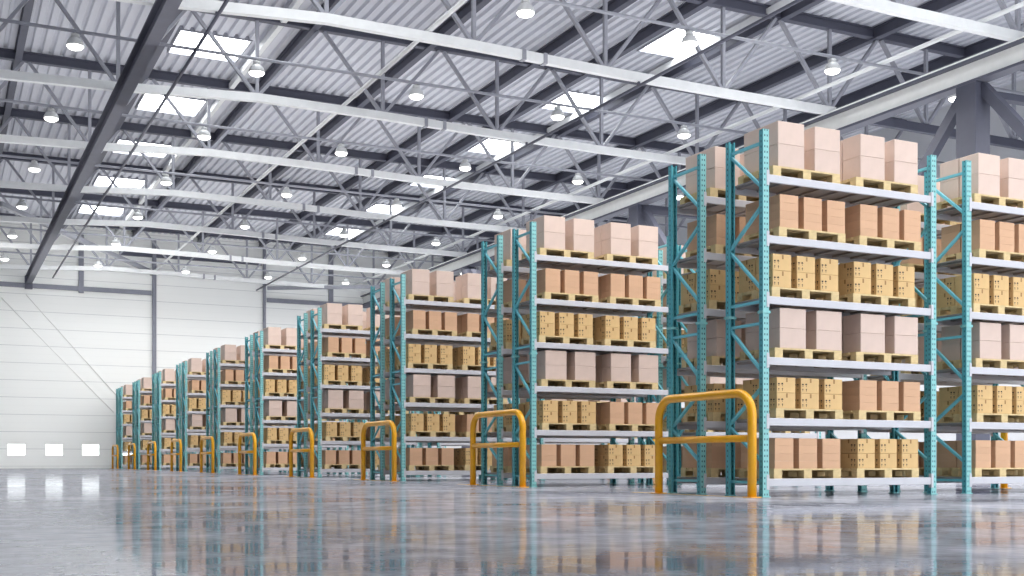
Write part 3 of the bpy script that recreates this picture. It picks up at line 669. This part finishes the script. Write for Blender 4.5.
def carton_number(k):
    r, s, d, l, p, c, y, z = k; return ((((((r * 2 + s) * 2 + d) * 6 + l) * 2 + p) * 3 + c) * 2 + y) * 4 + z
def pallet_number(k):
    r, s, d, l, p = k; return (((r * 2 + s) * 2 + d) * 6 + l) * 2 + p
VIS_RACK = None
near_set, far_set, pallet_set = set(CARTONS_NEAR), set(CARTONS_FAR), set(PALLETS_SEEN)
VIS_PAL = {k for k in all_pallets() if pallet_number(k) in pallet_set}
VIS_CAR = {k for q in all_pallets() for k in cartons_of(q) if carton_number(k) in near_set}
VIS_STUFF = {k for q in all_pallets() for k in cartons_of(q) if carton_number(k) in far_set}
#VIS-END

racks = []
proto = make_rack(); reg(proto); used = False
for r in range(NROW):
    for s in range(2):
        for d in range(2):
            if VIS_RACK is not None and (r, s, d) not in VIS_RACK: continue
            o = copy_tree(proto) if used else proto; used = True
            o.location = rack_origin(r, s, d)
            tag(o, 'teal steel pallet rack with six grey shelves, %s' % rack_phrase(r, s, d), 'rack', 'teal pallet racks')

pp = None
for k in all_pallets():
    if VIS_PAL is not None and k not in VIS_PAL: continue
    r, s, d, l, p = k
    if r < 2 and d == 0 and s <= 1 - r:
        if pp is None: pp = make_pallet(); reg(pp); o = pp
        else: o = copy_tree(pp)
    else:
        o = put('pallet', ME_P)
    o.location = pallet_loc(k)
    tag(o, pallet_label(k), 'pallet', 'wooden pallets on the racks')

far_bm = {t: bmesh.new() for t in SZ}
for pk in all_pallets():
    for k in cartons_of(pk):
        t = LOAD[k[3]][k[4]]
        if k in VIS_STUFF:                      # far_cartons: beyond the 300 of a kind that show largest
            w_, d_, h_ = SZ[t]; h_ = HZ[k[3]][t]; lo = carton_loc(k)
            rr = bmesh.ops.create_cube(far_bm[t], size=1.0)
            for v in rr['verts']: v.co = lo + Vector(((v.co.x + .5) * w_, (v.co.y + .5) * d_, (v.co.z + .5) * h_))
        elif k in VIS_CAR:
            o = put(CNAME[t], ME_C[t], None, carton_loc(k)); o.scale.z = HZ[k[3]][t] / SZ[t][2]
            tag(o, carton_label(k), CCAT[t], CGRP[t])
for t, nm, mt in (('flat', 'flat_cartons', 'flat'), ('pale', 'large_cartons', 'pale'), ('print', 'printed_cartons', 'kraft')):
    me = bpy.data.meshes.new(nm); far_bm[t].to_mesh(me); far_bm[t].free(); me.materials.append(M[mt])
    tag(put(nm, me), 'remaining %s cartons in the depth of the rear and distant racks' % {'flat': 'flat plain', 'pale': 'large pale', 'print': 'printed kraft'}[t], CCAT[t], CGRP[t], 'stuff')

# ================================================================== GUARDS AND FLOOR LINES
GY0, GY1 = -.02, 2.25
def make_guard():
    root = empty('guard_rail'); R, rad, H = .062, .32, 1.42
    pts = [(0, 0, .012), (0, 0, H - rad)]
    for i in range(1, 9):
        a = math.pi / 2 * i / 8; pts.append((0, rad - rad * math.cos(a), H - rad + rad * math.sin(a)))
    L = GY1 - GY0
    for i in range(0, 9):
        a = math.pi / 2 * i / 8; pts.append((0, L - rad + rad * math.sin(a), H - rad + rad * math.cos(a)))
    pts += [(0, L, .012)]
    MB().tube(pts, R, M['yellow'], 16).obj('hoop', root)
    MB().tube([(0, .03, .80), (0, L - .03, .80)], .05, M['yellow'], 14).obj('middle_rail', root)
    for y in (0, L): MB().box(-.09, .09, y - .09, y + .09, 0, .012, M['yellow'], .003).obj('foot_plate', root)
    return root
g0 = make_guard(); reg(g0); u = False
for r in range(NROW):
    for e, x in ((0, RX0 - .2), (1, 17.2)):
        if e and r > 2: continue
        o = copy_tree(g0) if u else g0; u = True
        o.location = (x, RY0 + PITCH * r + GY0, 0)
        tag(o, 'yellow tubular guard rail at the %s end of the %s rack row' % (('left', 'right')[e], ORD[r]), 'guard rail', 'yellow guard rails')
for r in range(NROW):
    y = RY0 + PITCH * r
    tag(MB().box(RX0 - .245, RX0 - .155, y - .16, y + 3.0, .0005, .002, M['line']).obj('floor_line'), 'yellow painted floor line under the left guard rail of the %s row' % ORD[r], 'floor marking', kind='structure')

# ================================================================== LIGHT, WORLD, CAMERA
wd = bpy.data.worlds.new('World'); SC.world = wd; wd.use_nodes = True
nt = wd.node_tree; bg = nt.nodes['Background']
tc = nt.nodes.new('ShaderNodeTexCoord'); sp = nt.nodes.new('ShaderNodeSeparateXYZ'); rp = nt.nodes.new('ShaderNodeValToRGB')
nt.links.new(tc.outputs['Generated'], sp.inputs[0]); nt.links.new(sp.outputs['Z'], rp.inputs['Fac'])
rp.color_ramp.elements[0].position = 0.0; rp.color_ramp.elements[0].color = (1.0, 1.0, 1.0, 1)
rp.color_ramp.elements[1].position = .6; rp.color_ramp.elements[1].color = (.82, .91, 1.0, 1)
nt.links.new(rp.outputs['Color'], bg.inputs['Color']); bg.inputs['Strength'].default_value = 2.8

def area(name, loc, rot, sx, sy, power, rgb=(1, 1, 1)):
    L = bpy.data.lights.new(name, 'AREA'); L.shape = 'RECTANGLE'; L.size = sx; L.size_y = sy; L.energy = power; L.color = rgb
    o = bpy.data.objects.new(name, L); COL.objects.link(o); o.location = loc; o.rotation_euler = rot; return o
# the rows of lamps taken together as area lights, then added unseen fills
for i, y in enumerate((14, 34, 54)):
    area('lamp_row_light', (20, y, 11.3), (0, 0, 0), 28, 14, 3000, (1, .985, .965))
area('lamp_row_light', (20, 68, 11.3), (0, 0, 0), 28, 8, 1100, (1, .985, .965))
for y in (25, 45, 68): area('roof_fill_uplight', (12, y, 11.4), (math.pi, 0, 0), 34, 14, 480, (1, .99, .98))  # added fill aimed upwards to brighten roof deck and upper wall
area('side_bay_fill', (33, 38, 11.0), (0, 0, 0), 8, 60, 1200, (1, .99, .98))  # added unseen light that brightens the right bay
area('end_wall_fill', (6, 63, 9.6), (math.pi / 2 + .03, 0, 0), 28, 3, 330, (1, 1, .99)).data.spread = math.radians(110)  # unseen wall wash, added to whiten the end wall

cam = bpy.data.cameras.new('camera'); co = bpy.data.objects.new('camera', cam); COL.objects.link(co)
cam.sensor_fit = 'HORIZONTAL'; cam.sensor_width = 36; cam.lens = 36 * FPX / 1024
cam.shift_y = (460.5 - 288) / 1024; cam.clip_end = 400
co.location = (0, 0, CAM_Z); co.rotation_euler = (math.pi / 2, 0, -PSI)
SC.camera = co
SC.view_settings.view_transform = 'Standard'; SC.view_settings.look = 'None'
SC.view_settings.exposure = 0.27
SC.cycles.max_bounces = 8; SC.cycles.diffuse_bounces = 4; SC.cycles.glossy_bounces = 4; SC.cycles.transparent_max_bounces = 8
SC.cycles.sample_clamp_indirect = 6.0
